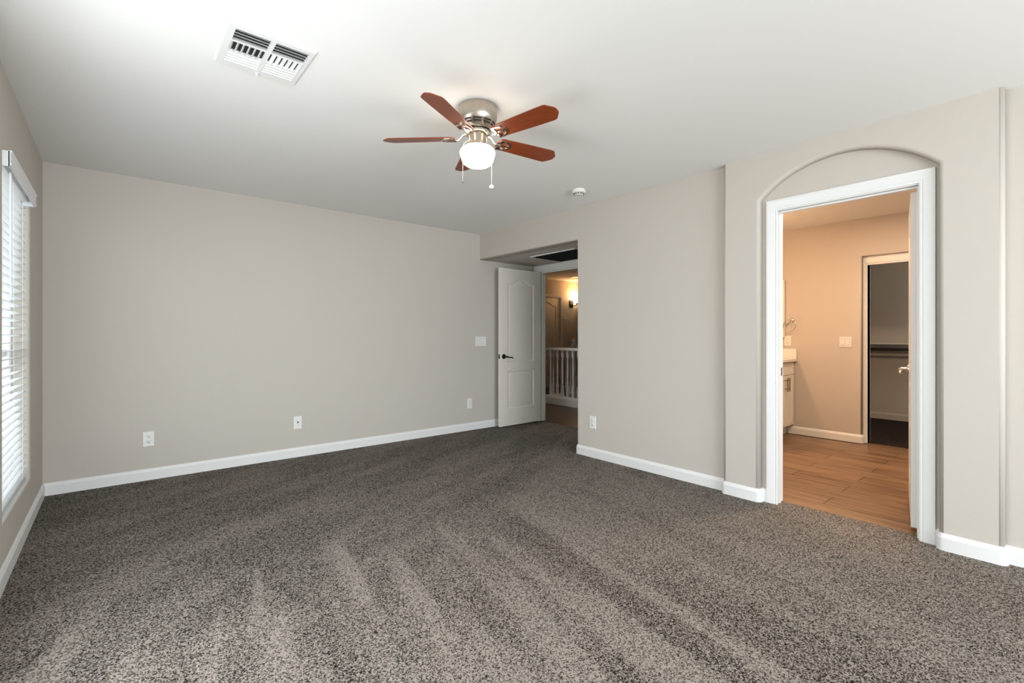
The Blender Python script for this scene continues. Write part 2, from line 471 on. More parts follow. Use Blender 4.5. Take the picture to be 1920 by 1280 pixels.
# bathroom and closet walls
CA, CB, CZ = 0.62, 1.516, 2.032
b = rounded_panel(BM(), lambda d: [(-0.9, 0), (CA - d, 0), (CA - d, CZ + d), (CB + d, CZ + d), (CB + d, 0), (2.75, 0), (2.75, H), (-0.9, H)], lambda u, v, w_: (XB + w_, u, v), 0.012, 0.068)
o = link_rounded('wall_bathroom_far', b, m_wall); props(o, 'bathroom wall with towel ring and closet opening', 'wall', None, 'structure')
b = BM(); prism(b, [(-0.9, 0), (CA + 0.075, 0), (CA + 0.075, CZ - 0.075), (CB - 0.036, CZ - 0.075), (CB - 0.036, 0), (2.75, 0), (2.75, H), (-0.9, H)], lambda u, v, w_: (XB + 0.066 + w_, u, v), 0, 0.09)
struct('wall_closet_front', b, m_wall, 'closet front wall around the dark opening', 'wall')
slab('wall_bathroom_left', XR + 0.115, 2.73, XB + 0.1, 2.85, 0, H, m_wall, 'bathroom wall behind the vanity', 'wall')
slab('wall_bathroom_right', XR + 0.115, -1.0, XB + 0.1, -0.88, 0, H, m_wall, 'bathroom wall out of sight', 'wall')
slab('wall_closet_back', 8.28, -0.8, 8.4, 2.5, 0, H, m_wall, 'closet back wall with a shelf and rod', 'wall')
slab('wall_closet_left', XB + 0.15, 2.35, 8.4, 2.47, 0, H, m_wall, 'closet side wall', 'wall')
slab('wall_closet_right', XB + 0.15, -0.8, 8.4, -0.68, 0, H, m_wall, 'closet side wall out of sight', 'wall')

# ------------------------------------------------------------------ baseboards
def baseboard(name, pts, side, label, r=0.02):
    b = BM(); sweep_path(b, round_path(pts, r, side), BASE, side)
    return struct(name, b, m_trim, label, 'baseboard', 25)
baseboard('baseboard_far', [(XL + 0.0, YF), (XD - 0.02, YF)], -1, 'white baseboard along the far wall')
baseboard('baseboard_left', [(XL, YR), (XL, YF - 0.0)], -1, 'white baseboard under the window')
baseboard('baseboard_right', [(XD - 0.03, Y0), (XR, Y0), (XR, Y1 + 0.0)], -1, 'white baseboard along the right wall beside the entry', 0.012)
baseboard('baseboard_arch_left', [(XR, Y1), (XP, Y1), (XP, NB), (XR, NB), (XR, 1.412)], -1, 'white baseboard wrapping the wall left of the arched doorway')
baseboard('baseboard_arch_right', [(XR, 0.516), (XR, NA), (XP, NA), (XP, Y2), (XR, Y2), (XR, YR)], -1, 'white baseboard wrapping the wall right of the arched doorway')
baseboard('baseboard_bathroom', [(XB, 2.255), (XB, CB), (XB + 0.05, CB)], -1, 'white baseboard under the towel ring in the bathroom', 0.012)
baseboard('baseboard_closet', [(8.28, 2.35), (8.28, -0.68)], -1, 'baseboard at the closet back wall').data.materials[0] = m_wall
baseboard('baseboard_hall', [(XD2, YH), (HA - 0.09, YH)], -1, 'baseboard of the hall')

# ------------------------------------------------------------------ door trim (jamb, stop and casing)
def frm(u, v, w_): return (XR - w_, u, v)
b = BM(); casing(b, frm, DA - 0.006, DB - 0.011, DZ + 0.006)
struct('trim_1', b, m_trim, 'white casing around the arched bathroom doorway', 'door casing', 25)
b = BM(); jamb(b, frm, DA, DB, DZ, 0.0, -0.115)
jamb(b, frm, DA + 0.010, DB - 0.010, DZ - 0.012, -0.028, -0.058, 0.010)
struct('trim_2', b, m_trim, 'white door jamb inside the arched bathroom doorway', 'door jamb')
b = BM(); box(b, XR + 0.066, DB - 0.0018, 0.885, XR + 0.100, DB - 0.0002, 0.945, 0.0005, 1)
props(link('strike_plate', b, m_bronze), 'small dark strike plate on the left jamb of the arched doorway', 'strike plate')
def fe(u, v, w_): return (XD - w_, u, v)
b = BM(); casing(b, fe, EA - 0.006, EB + 0.006, EZ + 0.006, 0.080)
struct('trim_3', b, m_trim, 'white casing over the entry doorway under the soffit', 'door casing', 25)
b = BM(); jamb(b, fe, EA, EB, EZ, 0.0, -0.12)
jamb(b, fe, EA + 0.012, EB - 0.012, EZ - 0.012, -0.04, -0.075, 0.012)
struct('trim_4', b, m_trim, 'white door jamb of the entry doorway', 'door jamb')
def fh(u, v, w_): return (u, YH - w_, v)
b = BM(); casing(b, fh, HA - 0.004, HB + 0.004, HZ + 0.004, 0.065); jamb(b, fh, HA, HB, HZ, 0.0, -0.12)
struct('trim_5', b, m_trim, 'casing of the far hall door beside the sconce', 'door casing', 25)
def fc(u, v, w_): return (XB + 0.066 - w_, u, v)
b = BM()
prism(b, [(CA, 0), (CA + 0.075, 0), (CA + 0.075, CZ - 0.075), (CB - 0.018, CZ - 0.075), (CB - 0.018, 0), (CB, 0), (CB, CZ), (CA, CZ)], fc, 0.0, 0.014)
prism(b, [(CB - 0.036, 0), (CB - 0.018, 0), (CB - 0.018, CZ - 0.075), (CA + 0.075, CZ - 0.075), (CA + 0.075, CZ - 0.093), (CB - 0.036, CZ - 0.093)], fc, 0.004, -0.10)
struct('trim_6', b, m_trim, 'white casing set into the closet opening', 'door casing')

# ------------------------------------------------------------------ moulded two-panel doors with arched upper panel
def panel_outline(x0, x1, z0, z1, rise, d, n=14):
    xm = (x0 + x1) / 2; hw = (x1 - x0) / 2
    pts = [(x0 + d, z0 + d), (x1 - d, z0 + d)]
    for i in range(n + 1):
        t = 1 - 2 * i / n
        a = max(-1, min(1, t * 1.22))
        zz = z1 + (rise * (0.5 + 0.5 * math.cos(PI * a)) if rise else 0)
        pts.append((xm + t * (hw - d), zz - d))
    return pts
def door_leaf(bm, wd, th, z0, z1, sides=(0, 1)):
    """leaf in local coords: x 0..wd from the hinge, y -th/2..th/2"""
    st = 0.127
    panels = [(st, wd - st, z0 + 0.215, z0 + 0.70, 0.0), (st, wd - st, z0 + 0.812, z0 + 1.83, 0.072)]
    for sgn in (-1, 1):
        y = sgn * th / 2
        ov = [bm.verts.new((x, y, z)) for x, z in ((0, z0), (wd, z0), (wd, z1), (0, z1))]
        edges = [bm.edges.new((ov[i], ov[(i + 1) % 4])) for i in range(4)]
        for (x0, x1, a, c, rise) in panels:
            loops = [[(x, y - sgn * dep, z) for x, z in panel_outline(x0, x1, a, c, rise, d)] for d, dep in ((0, 0), (0.004, 0.002), (0.014, 0.008), (0.022, 0.009), (0.038, 0.0045), (0.046, 0.0035))]
            L = rings(bm, loops, True, False); bm.faces.new(L[-1])
            n = len(L[0])
            edges += [bm.edges.get((L[0][i], L[0][(i + 1) % n])) for i in range(n)]
        bmesh.ops.triangle_fill(bm, edges=edges, use_beauty=True)
    for (xa, za, xb, zb) in ((0, z0, wd, z0), (wd, z0, wd, z1), (wd, z1, 0, z1), (0, z1, 0, z0)):
        bm.faces.new([bm.verts.new(p) for p in ((xa, -th / 2, za), (xb, -th / 2, zb), (xb, th / 2, zb), (xa, th / 2, za))])
    return bm
def lever(parent, x, z, th, sgn, dirx, mat, name='lever_handle'):
    """rosette and lever on face sgn, lever pointing along dirx"""
    y = sgn * th / 2
    bm = BM()
    prof = [(0.0, 0.012), (0.020, 0.0115), (0.029, 0.008), (0.0315, 0.003), (0.0315, 0.0)]
    lathe(bm, [(r, sgn * q) for r, q in prof], 24, (x, y, z), True, 'y')
    tube(bm, [(x, y, z), (x, y + sgn * 0.05, z)], 0.010, 12)
    Y = y + sgn * 0.047
    tube(bm, [(x - dirx * 0.010, Y, z), (x + dirx * 0.02, Y, z - 0.001), (x + dirx * 0.045, Y, z - 0.009), (x + dirx * 0.07, Y, z - 0.012), (x + dirx * 0.092, Y, z - 0.010), (x + dirx * 0.108, Y + sgn * 0.002, z - 0.018), (x + dirx * 0.117, Y, z - 0.023)], [0.010, 0.0105, 0.0085, 0.0065, 0.0062, 0.0075, 0.005], 10)
    return link(name, bm, mat, parent, 40)

# entry door, swung open along the far wall
ang = math.atan2(4.709 - 4.728, 3.727 - 4.446)
d1 = thing('door_1', 'open white two panel door with dark lever standing against the far wall', 'door', (4.446, 4.728, 0), ang, None, 'structure')
TH = 0.036
b = BM(); door_leaf(b, 0.7195, TH, 0.016, 2.031); link('leaf', b, m_door, d1, 22)
# local +y of the leaf points away from the camera or towards it according to ang (about 176 deg): +y faces the camera
lever(d1, 0.719 - 0.060, 0.905, TH, 1, -1, m_bronze)
lever(d1, 0.719 - 0.060, 0.905, TH, -1, -1, m_bronze)
b = BM(); box(b, 0.7185, -0.0125, 0.877, 0.7202, 0.0125, 0.934, 0.0005, 1); link('latch_plate', b, m_bronze, d1)
for z in (0.22, 1.02, 1.83):
    b = BM(); tube(b, [(-0.004, -TH / 2 - 0.004, z - 0.045), (-0.004, -TH / 2 - 0.004, z + 0.045)], 0.006, 10); link('hinge', b, m_bronze, d1, 40)
# bathroom door, swung into the bathroom
a2 = math.radians(11.0)
d2 = thing('door_2', 'white bathroom door standing open, seen almost edge on inside the arched doorway', 'door', (3.648, 0.6285, 0), a2, None, 'structure')
b = BM(); door_leaf(b, 0.735, 0.035, 0.028, 2.024); link('leaf', b, m_trim, d2, 22)
lever(d2, 0.735 - 0.062, 0.935, 0.035, 1, -1, m_nickel)
lever(d2, 0.735 - 0.062, 0.935, 0.035, -1, -1, m_nickel)
for z in (0.23, 1.02, 1.80):
    b = BM(); tube(b, [(0.0, -0.022, z - 0.045), (0.0, -0.022, z + 0.045)], 0.006, 10); link('hinge', b, m_nickel, d2, 40)
# closed hall door
d3 = thing('door_3', 'closed white hall door with an arched panel beside the glowing sconce', 'door', (HA + 0.003, YH + 0.03, 0), 0, None, 'structure')
b = BM(); door_leaf(b, HB - HA - 0.006, 0.036, 0.012, HZ - 0.004); link('leaf', b, m_door, d3, 22)

# ------------------------------------------------------------------ window_1 in the left wall
w1 = thing('window_1', 'white framed window behind the horizontal blind', 'window', (XL - 0.115, (WY0 + WY1) / 2, WZ0), 0, None, 'structure')
def winframe(par, y0, y1, z0, z1):
    b = BM()
    for (a, c, e, g) in ((y0, z0, y0 + 0.045, z1), (y1 - 0.045, z0, y1, z1), (y0, z0, y1, z0 + 0.045), (y0, z1 - 0.045, y1, z1)):
        box(b, -0.03, a, c, 0.03, e, g, 0.003, 1)
    link('window_frame', b, m_vinyl, par)
    zm = (z0 + z1) / 2 - 0.1
    b = BM(); box(b, -0.02, y0, zm - 0.022, 0.02, y1, zm + 0.022, 0.003, 1); link('meeting_rail', b, m_vinyl, par)
    b = BM(); box(b, -0.003, y0 + 0.04, z0 + 0.04, 0.003, y1 - 0.04, z1 - 0.04); link('pane', b, m_glass, par)
hw = (WY1 - WY0) / 2
winframe(w1, -hw, hw, 0, WZ1 - WZ0)
w2 = thing('added_window', 'added unseen window in the left wall nearer the camera', 'window', (XL - 0.115, (W2[0] + W2[1]) / 2, WZ0), 0, None, 'structure')  # out of frame, added to admit light into the bedroom
winframe(w2, -0.9, 0.9, 0, WZ1 - WZ0)
b = BM(); box(b, XL - 0.15, WY0, WZ0 - 0.02, XL - 0.004, WY1, WZ0 + 0.004, 0.003, 2)
struct('trim_7', b, m_trim, 'white sill at the bottom of the window', 'window sill')

# the blind
bl = thing('window_blind', 'white horizontal slat blind with a valance and tilt wand in the left window', 'window blind', (XL, 0, 0))
BY0, BY1 = WY0 + 0.006, WY1 - 0.008
XS = -0.044                                                         # slat centre, local
b = BM()
prof = [(0.020, 0.0), (0.027, 0.004), (0.030, 0.012), (0.026, 0.020), (0.026, 0.062), (0.031, 0.070), (0.031, 0.076), (0.018, 0.076), (0.018, 0.0)]
rings(b, [[(x, BY0 - 0.003, 1.974 + z) for x, z in prof], [(x, BY1 + 0.006, 1.974 + z) for x, z in prof]])
for yy in (BY0 - 0.003, BY1 - 0.002):
    box(b, -0.03, yy, 1.974, 0.022, yy + 0.008, 2.047)
link('valance', b, m_blind, bl, 30)
b = BM(); box(b, -0.075, BY0 + 0.003, 2.0, -0.012, BY1 - 0.003, 2.044, 0.002, 1); link('headrail', b, m_blind, bl)
n_sl = 38; z_lo, z_hi = 0.345, 1.955
sl_me = None
for i in range(n_sl):
    z = z_lo + (z_hi - z_lo) * i / (n_sl - 1)
    if sl_me is None:
        b = BM(); tilt = math.radians(9); lo = []; up = []
        for k in range(7):
            t = -0.025 + 0.05 * k / 6; cr = 0.0025 * (1 - (t / 0.025) ** 2)
            ca, sa = math.cos(tilt), math.sin(tilt)
            up.append((t * ca - (cr + 0.0014) * sa, t * sa + (cr + 0.0014) * ca)); lo.append((t * ca - (cr - 0.0014) * sa, t * sa + (cr - 0.0014) * ca))
        pr = up + lo[::-1]
        rings(b, [[(XS + x, BY0, q) for x, q in pr], [(XS + x, BY1, q) for x, q in pr]])
        so = link('slat', b, m_blind, bl, 40); sl_me = so.data; so.location = (0, 0, z)
    else:
        so2 = so.copy(); C.objects.link(so2); so2.parent = bl; so2.location = (0, 0, z)
b = BM(); box(b, XS - 0.025, BY0, 0.300, XS + 0.025, BY1, 0.318, 0.004, 2); link('bottom_rail', b, m_blind, bl)
for y in (3.40, 3.73, 4.06):
    for dx in (-0.026, 0.026):
        b = BM(); tube(b, [(XS + dx, y, 0.31), (XS + dx, y, 2.01)], 0.0011, 6); link('ladder_cord', b, m_blind, bl)
b = BM(); tube(b, [(0.003, 3.45, 1.99), (0.004, 3.452, 1.40)], 0.0048, 8); tube(b, [(0.004, 3.452, 1.41), (0.004, 3.452, 1.36)], 0.0065, 8); link('tilt_wand', b, m_blind, bl, 40)

# ------------------------------------------------------------------ ceiling fan
FX, FY = 1.5466, 2.1483
fan = thing('ceiling_fan', 'five blade cherry and brushed nickel ceiling fan with a lit globe', 'ceiling fan', (FX, FY, H))
def Z(z): return z - H
b = BM()
lathe(b, [(0.100, Z(H)), (0.107, Z(2.436)), (0.1085, Z(2.42)), (0.1085, Z(2.385)), (0.107, Z(2.372)), (0.103, Z(2.358)), (0.096, Z(2.344)), (0.086, Z(2.330)), (0.078, Z(2.320)), (0.075, Z(2.314)), (0.070, Z(2.310)), (0.0, Z(2.310))], 64)
link('motor_housing', b, m_brushed, fan, 35)
for k in range(10):                                                 # louvre slots round the lower bowl
    for (r0, z0_, r1, z1_) in ((0.0975, 2.3455, 0.0935, 2.3395), (0.0895, 2.3335, 0.0850, 2.3275)):
        b = BM(); a0 = 2 * PI * (k + 0.12) / 10; a1 = 2 * PI * (k + 0.88) / 10; e = 0.0012
        lo = []
        for i in range(9):
            a = a0 + (a1 - a0) * i / 8
            lo.append((a,))
        La = [((r0 + e) * math.cos(a[0]), (r0 + e) * math.sin(a[0]), Z(z0_) - 0.0006) for a in lo]
        Lb = [((r1 + e) * math.cos(a[0]), (r1 + e) * math.sin(a[0]), Z(z1_) - 0.0006) for a in lo]
        Lc = [((r1 - 0.004) * math.cos(a[0]), (r1 - 0.004) * math.sin(a[0]), Z(z1_)) for a in lo]
        Ld = [((r0 - 0.004) * math.cos(a[0]), (r0 - 0.004) * math.sin(a[0]), Z(z0_)) for a in lo]
        rings(b, [list(t) for t in zip(La, Lb, Lc, Ld)])
        link('vent_slot', b, m_dark, fan)
b = BM(); lathe(b, [(0.062, Z(2.311)), (0.062, Z(2.302)), (0.0, Z(2.302))], 40); link('motor_gap', b, m_dark, fan, 35)
b = BM(); lathe(b, [(0.068, Z(2.303)), (0.070, Z(2.300)), (0.070, Z(2.291)), (0.064, Z(2.288)), (0.0, Z(2.288))], 48); link('flywheel', b, m_brushed, fan, 35)
b = BM(); lathe(b, [(0.044, Z(2.289)), (0.050, Z(2.284)), (0.050, Z(2.240)), (0.0515, Z(2.239)), (0.0515, Z(2.216)), (0.0, Z(2.216))], 48); link('switch_housing', b, m_brushed, fan, 35)
b = BM()
lathe(b, [(0.050, Z(2.2190)), (0.064, Z(2.2175)), (0.082, Z(2.2107)), (0.094, Z(2.1987)), (0.0985, Z(2.1866)), (0.0975, Z(2.1768)), (0.093, Z(2.1655)), (0.0895, Z(2.1527)), (0.086, Z(2.1399)), (0.078, Z(2.1271)), (0.063, Z(2.1173)), (0.040, Z(2.1113)), (0.016, Z(2.1094)), (0.0, Z(2.1090))], 56)
link('glass_globe', b, m_globe, fan, 60)
ZB = 2.267
blade_me = iron_me = screw_me = None
for k in range(5):
    a = math.radians(208.676 + 72 * k)
    if blade_me is None:
        # local frame: x outwards; the counter-clockwise (+y) edge hangs lower
        pit = math.radians(-12.5)
        out = []
        half = [(0.128, 0.030), (0.133, 0.043), (0.145, 0.0495), (0.30, 0.0565), (0.46, 0.0615), (0.485, 0.0610), (0.497, 0.056), (0.528, 0.022), (0.532, 0.012)]
        poly = [(x, y) for x, y in half] + [(x, -y) for x, y in half[::-1]]
        def fb(u, v, w_): return (u, v * math.cos(pit) - w_ * math.sin(pit), v * math.sin(pit) + w_ * math.cos(pit))
        b = BM()
        loops = []
        for ins, w_ in ((0.0015, -0.003), (0.0, -0.0015), (0.0, 0.0015), (0.0015, 0.003)):
            loops.append([fb(u - (ins if u > 0.3 else -ins), v * (1 - ins / 0.05), w_) for u, v in poly])
        rings(b, loops)
        bo = link('blade', b, m_cherry, fan, 30); blade_me = bo.data
        b = BM()
        # bracket: curved neck from the flywheel and an openwork plate under the blade root
        ns = [(0.060, 0, 0.026), (0.082, 0, 0.018), (0.098, 0, 0.000), (0.112, 0, -0.0105), (0.130, 0, -0.0125), (0.150, 0, -0.0095)]
        loops = []
        for i, (x, y, z) in enumerate(ns):
            wd = (0.013, 0.012, 0.010, 0.0095, 0.0105, 0.011)[i]; t = 0.0042
            loops.append([(x, -wd, z - t * 0.3), (x, -wd * 0.5, z - t), (x, wd * 0.5, z - t), (x, wd, z - t * 0.3), (x, wd, z + t), (x, -wd, z + t)])
        rings(b, loops)
        # D-shaped rim with three fingers
        def rimpt(t, rr): return (0.160 + math.cos(t) * 0.052 * rr, math.sin(t) * 0.043 * rr)
        tt = [-PI / 2 + PI * i / 16 for i in range(17)]
        rim = [rimpt(t, 1.0) for t in tt]; rin = [rimpt(t, 0.80) for t in tt]
        prism(b, rim + rin[::-1], fb, -0.0095, -0.0030)
        for (y0, y1) in ((-0.043, -0.034), (-0.006, 0.006), (0.034, 0.043)):
            prism(b, [(0.138, y0), (0.206 if abs(y0 + y1) < 0.01 else 0.163, y0), (0.206 if abs(y0 + y1) < 0.01 else 0.163, y1), (0.138, y1)], fb, -0.0090, -0.0030)
        prism(b, [(0.134, -0.043), (0.146, -0.043), (0.146, 0.043), (0.134, 0.043)], fb, -0.0090, -0.0030)
        io = link('blade_bracket', b, m_nickel, fan, 35); iron_me = io.data
        scs = []
        for (x, y) in ((0.190, 0.0), (0.152, 0.028), (0.152, -0.028)):
            b = BM(); q = fb(x, y, -0.0095); lathe(b, [(0.0, -0.003), (0.004, -0.002), (0.0052, 0.001), (0.0052, 0.003)], 10, q)
            scs.append(link('bracket_screw', b, m_bronze, io, 40))
        bo.location = io.location = (0, 0, Z(ZB)); bo.rotation_euler = io.rotation_euler = (0, 0, a)
    else:
        for src in (bo, io):
            c = src.copy(); C.objects.link(c); c.parent = fan; c.rotation_euler = (0, 0, a)
            if src is io:
                for q_ in scs:
                    s2 = q_.copy(); C.objects.link(s2); s2.parent = c
# pull chains: Rv = camera right, Fv = camera forward (only to place them left-near and right-far of the globe)
for (px, py, zt, zb, kind_) in ((-0.107, -0.012, 2.225, 2.015, 'bullet'), (0.112, 0.018, 2.225, 2.035, 'ball')):
    b = BM()
    q = Vector((px, py, 0)); u = q.normalized()
    p0 = u * 0.05; 
    pts = [(p0.x, p0.y, Z(2.250)), (u.x * 0.080, u.y * 0.080, Z(2.228)), (u.x * 0.100, u.y * 0.100, Z(2.210)), (px, py, Z(2.190)), (px, py, Z(2.17)), (px, py, Z(zb))]
    tube(b, pts, 0.0013, 6)
    ch = link('pull_chain', b, m_chain, fan)
    b = BM()
    if kind_ == 'bullet':
        lathe(b, [(0.0, Z(zb) + 0.004), (0.004, Z(zb) + 0.002), (0.0048, Z(zb) - 0.010), (0.0055, Z(zb) - 0.018), (0.0, Z(zb) - 0.022)], 12, (px, py, 0)); link('pull_weight', b, m_nickel, ch, 40)
    else:
        lathe(b, [(0.014 * math.sin(PI * i / 12), Z(zb) - 0.010 - 0.011 * -math.cos(PI * i / 12)) for i in range(13)], 20, (px, py, 0)); link('pull_weight', b, m_plastic, ch, 60)

# ------------------------------------------------------------------ ceiling register (four way, two columns)
VX0, VX1, VY0, VY1 = 0.346, 0.695, 2.187, 2.551
ven = thing('ceiling_vent', 'white four way louvred air vent on the ceiling near the left wall', 'vent', ((VX0 + VX1) / 2, (VY0 + VY1) / 2, H))
vx, vy = (VX0 + VX1) / 2, (VY0 + VY1) / 2
cols = ((0.380, 0.514), (0.534, 0.668)); rows = ((2.220, 2.314), (2.318, 2.404), (2.408, 2.506))
b = BM()
zt = -0.010
ov = [b.verts.new((x - vx, y - vy, zt)) for x, y in ((VX0 + 0.006, VY0 + 0.006), (VX1 - 0.006, VY0 + 0.006), (VX1 - 0.006, VY1 - 0.006), (VX0 + 0.006, VY1 - 0.006))]
edges = [b.edges.new((ov[i], ov[(i + 1) % 4])) for i in range(4)]
tv = [b.verts.new((x - vx, y - vy, 0)) for x, y in ((VX0, VY0), (VX1, VY0), (VX1, VY1), (VX0, VY1))]
for i in range(4): b.faces.new((ov[i], ov[(i + 1) % 4], tv[(i + 1) % 4], tv[i]))
for (xa, xb) in cols:
    for (ya, yb) in ((rows[0][0], rows[2][1]),):
        lo = [[(x - vx, y - vy, z) for x, y in ((xa, ya), (xb, ya), (xb, yb), (xa, yb))] for z in (zt, 0.0)]
        L = rings(b, lo, True, False); edges += [b.edges.get((L[0][i], L[0][(i + 1) % 4])) for i in range(4)]
bmesh.ops.triangle_fill(b, edges=edges, use_beauty=True)
link('frame', b, m_vent, ven)
b = BM(); box(b, cols[0][0] - vx - 0.01, rows[0][0] - vy - 0.01, -0.0012, cols[1][1] - vx + 0.01, rows[2][1] - vy + 0.01, -0.0004); link('duct', b, m_duct, ven)
def fin(p, q, lean, wd=0.020, t=0.0013):
    """louvre from p to q (xy), tilted: its lower edge is shifted sideways by lean"""
    p, q = Vector((*p, 0)), Vector((*q, 0)); d = (q - p).normalized(); n = Vector((-d.y, d.x, 0))
    bm = BM(); loops = []
    for e in (p, q):
        top = e + Vector((0, 0, -0.0016)); mid = e + n * lean * 0.35 + Vector((0, 0, -0.007)); low = e + n * lean + Vector((0, 0, -0.0125))
        loops.append([top + n * t, mid + n * t, low + n * t, low - n * t, mid - n * t, top - n * t])
    rings(bm, loops)
    return bm
for ci, (xa, xb) in enumerate(cols):
    xa -= vx; xb -= vx
    for i in range(4):
        y = rows[0][0] - vy + 0.014 + i * 0.0225
        link('louvre', fin((xa, y), (xb, y), -0.011), m_vent, ven, 50)
        y = rows[2][0] - vy + 0.010 + i * 0.0235
        link('louvre', fin((xa, y), (xb, y), 0.011), m_vent, ven, 50)
    for i in range(6):
        x = xa + (xb - xa) * (i + 0.5) / 6
        link('louvre', fin((x, rows[1][0] - vy), (x, rows[1][1] - vy), (0.010 if ci == 0 else -0.010)), m_vent, ven, 50)
    for y in (2.316, 2.406):
        b = BM(); box(b, xa, y - vy - 0.003, -0.012, xb, y - vy + 0.003, -0.001); link('divider', b, m_vent, ven)
b = BM(); box(b, -0.004, VY1 - vy - 0.020, -0.024, 0.004, VY1 - vy - 0.014, -0.008, 0.001, 1); link('damper_lever', b, m_vent, ven)

# ------------------------------------------------------------------ smoke detector
SMX, SMY = 3.10, 2.80
sm = thing('smoke_detector', 'round white smoke detector on the ceiling right of the fan', 'smoke detector', (SMX, SMY, H))
b = BM(); lathe(b, [(0.054, 0.0), (0.054, -0.010), (0.050, -0.012)], 40); link('base', b, m_plastic, sm, 35)
b = BM(); lathe(b, [(0.050, -0.011), (0.062, -0.013), (0.064, -0.020), (0.062, -0.027), (0.056, -0.031), (0.045, -0.034), (0.042, -0.040), (0.035, -0.045), (0.0, -0.046)], 40); link('cover', b, m_plastic, sm, 35)
for k in range(12):
    a = 2 * PI * k / 12 + 0.13
    b = BM(); box(b, 0.036, -0.008, -0.0405, 0.0455, 0.008, -0.0345); bmesh.ops.rotate(b, verts=b.verts, matrix=Matrix.Rotation(a, 3, 'Z')); link('vent_slot', b, m_dark, sm)

# ------------------------------------------------------------------ return grille in the entry soffit
GX0, GX1, GY0, GY1 = 3.83, 4.39, 3.50, 4.262
gr = thing('return_air_grille', 'dark return air grille in the soffit over the entry', 'vent', ((GX0 + GX1) / 2, (GY0 + GY1) / 2, ZS))
gx, gy = (GX1 - GX0) / 2, (GY1 - GY0) / 2
b = BM()
for (xa, ya, xb, yb) in ((-gx, -gy, gx, -gy + 0.022), (-gx, gy - 0.022, gx, gy), (-gx, -gy, -gx + 0.022, gy), (gx - 0.022, -gy, gx, gy)):
    box(b, xa, ya, -0.012, xb, yb, 0.0, 0.002, 1)
link('frame', b, m_vent, gr)
b = BM(); box(b, -gx + 0.02, -gy + 0.02, -0.003, gx - 0.02, gy - 0.02, -0.001); link('filter', b, m_duct, gr)
for i in range(30):
    x = -gx + 0.03 + (2 * gx - 0.06) * i / 29
    link('louvre', fin((x, -gy + 0.02), (x, gy - 0.02), 0.009, t=0.0012), m_filter, gr)

# ------------------------------------------------------------------ wall plates
def wallplate(name, label, cat, loc, rotz, wd, ht, kind_, group=None, mat=None):
    """plate in local coords: x along the wall, -y out of the wall"""
    mat = mat or m_plastic
    t = thing(name, label, cat, loc, rotz, group)
    b = BM(); box(b, -wd / 2, -0.006, -ht / 2, wd / 2, 0.0, ht / 2, 0.002, 2); link('plate', b, mat, t)
    if kind_ == 'outlet':
        b = BM()
        for zc in (0.021, -0.021):
            lathe(b, [(0.0165, -0.0058), (0.0165, -0.0082), (0.0155, -0.0088), (0.0, -0.0088)], 20, (0, 0, zc), True, 'y')
        link('receptacle', b, mat, t, 35)
        for zc in (0.021, -0.021):
            b = BM()
            box(b, -0.0075, -0.0094, zc + 0.001, -0.0050, -0.0086, zc + 0.010); box(b, 0.0050, -0.0094, zc + 0.002, 0.0075, -0.0086, zc + 0.009)
            lathe(b, [(0.0032, -0.0086), (0.0032, -0.0094), (0.0, -0.0094)], 10, (0, 0, zc - 0.007), True, 'y')
            link('slots', b, m_dark, t)
    elif kind_ == 'coax':
        b = BM(); lathe(b, [(0.0075, -0.006), (0.0075, -0.009), (0.0048, -0.009), (0.0048, -0.017), (0.0, -0.017)], 12, (0, 0, 0.004), True, 'y'); link('connector', b, m_rod, t, 35)
    else:
        for xc, w_, kk in kind_:
            b = BM()
            if kk == 'rocker':
                rings(b, [[(xc - w_, -0.0058, -0.033), (xc + w_, -0.0058, -0.033), (xc + w_, -0.0058, 0.033), (xc - w_, -0.0058, 0.033)],
                          [(xc - w_, -0.0110, -0.033), (xc + w_, -0.0110, -0.033), (xc + w_, -0.0072, 0.033), (xc - w_, -0.0072, 0.033)]])
            link('rocker', b, mat, t)
            b = BM(); box(b, xc - w_ - 0.0012, -0.0064, -0.0345, xc + w_ + 0.0012, -0.0055, 0.0345); link('rocker_gap', b, m_filter, t)
    return t
wallplate('electrical_outlet', 'white double outlet low on the far wall near the window', 'outlet', (0.2075, YF, 0.332), 0, 0.073, 0.118, 'outlet')
wallplate('cable_outlet', 'white plate with a cable connector low in the middle of the far wall', 'outlet', (1.353, YF, 0.330), 0, 0.074, 0.122, 'coax')
wallplate('electrical_outlet', 'white outlet on the far wall beside the open panel door', 'outlet', (3.370, YF, 0.331), 0, 0.070, 0.122, 'outlet')
wallplate('electrical_outlet', 'white outlet on the right wall between the entry and the arched doorway', 'outlet', (XR, 3.002, 0.337), PI / 2 * -1, 0.076, 0.118, 'outlet')
wallplate('light_switch', 'white three gang rocker switch on the far wall beside the open panel door', 'switch', (3.538, YF, 1.099), 0, 0.164, 0.116, ((-0.046, 0.0165, 'rocker'), (0.0, 0.0165, 'rocker'), (0.046, 0.0165, 'rocker')))
wallplate('light_switch', 'two gang rocker switch on the bathroom wall beside the closet opening', 'switch', (XB, 1.666, 1.10), -PI / 2, 0.114, 0.116, ((-0.023, 0.0165, 'rocker'), (0.023, 0.0165, 'rocker')))
wallplate('electrical_outlet', 'outlet plate on the bathroom wall above the vanity splash', 'outlet', (XB, 2.255, 1.11), -PI / 2, 0.075, 0.118, 'outlet')

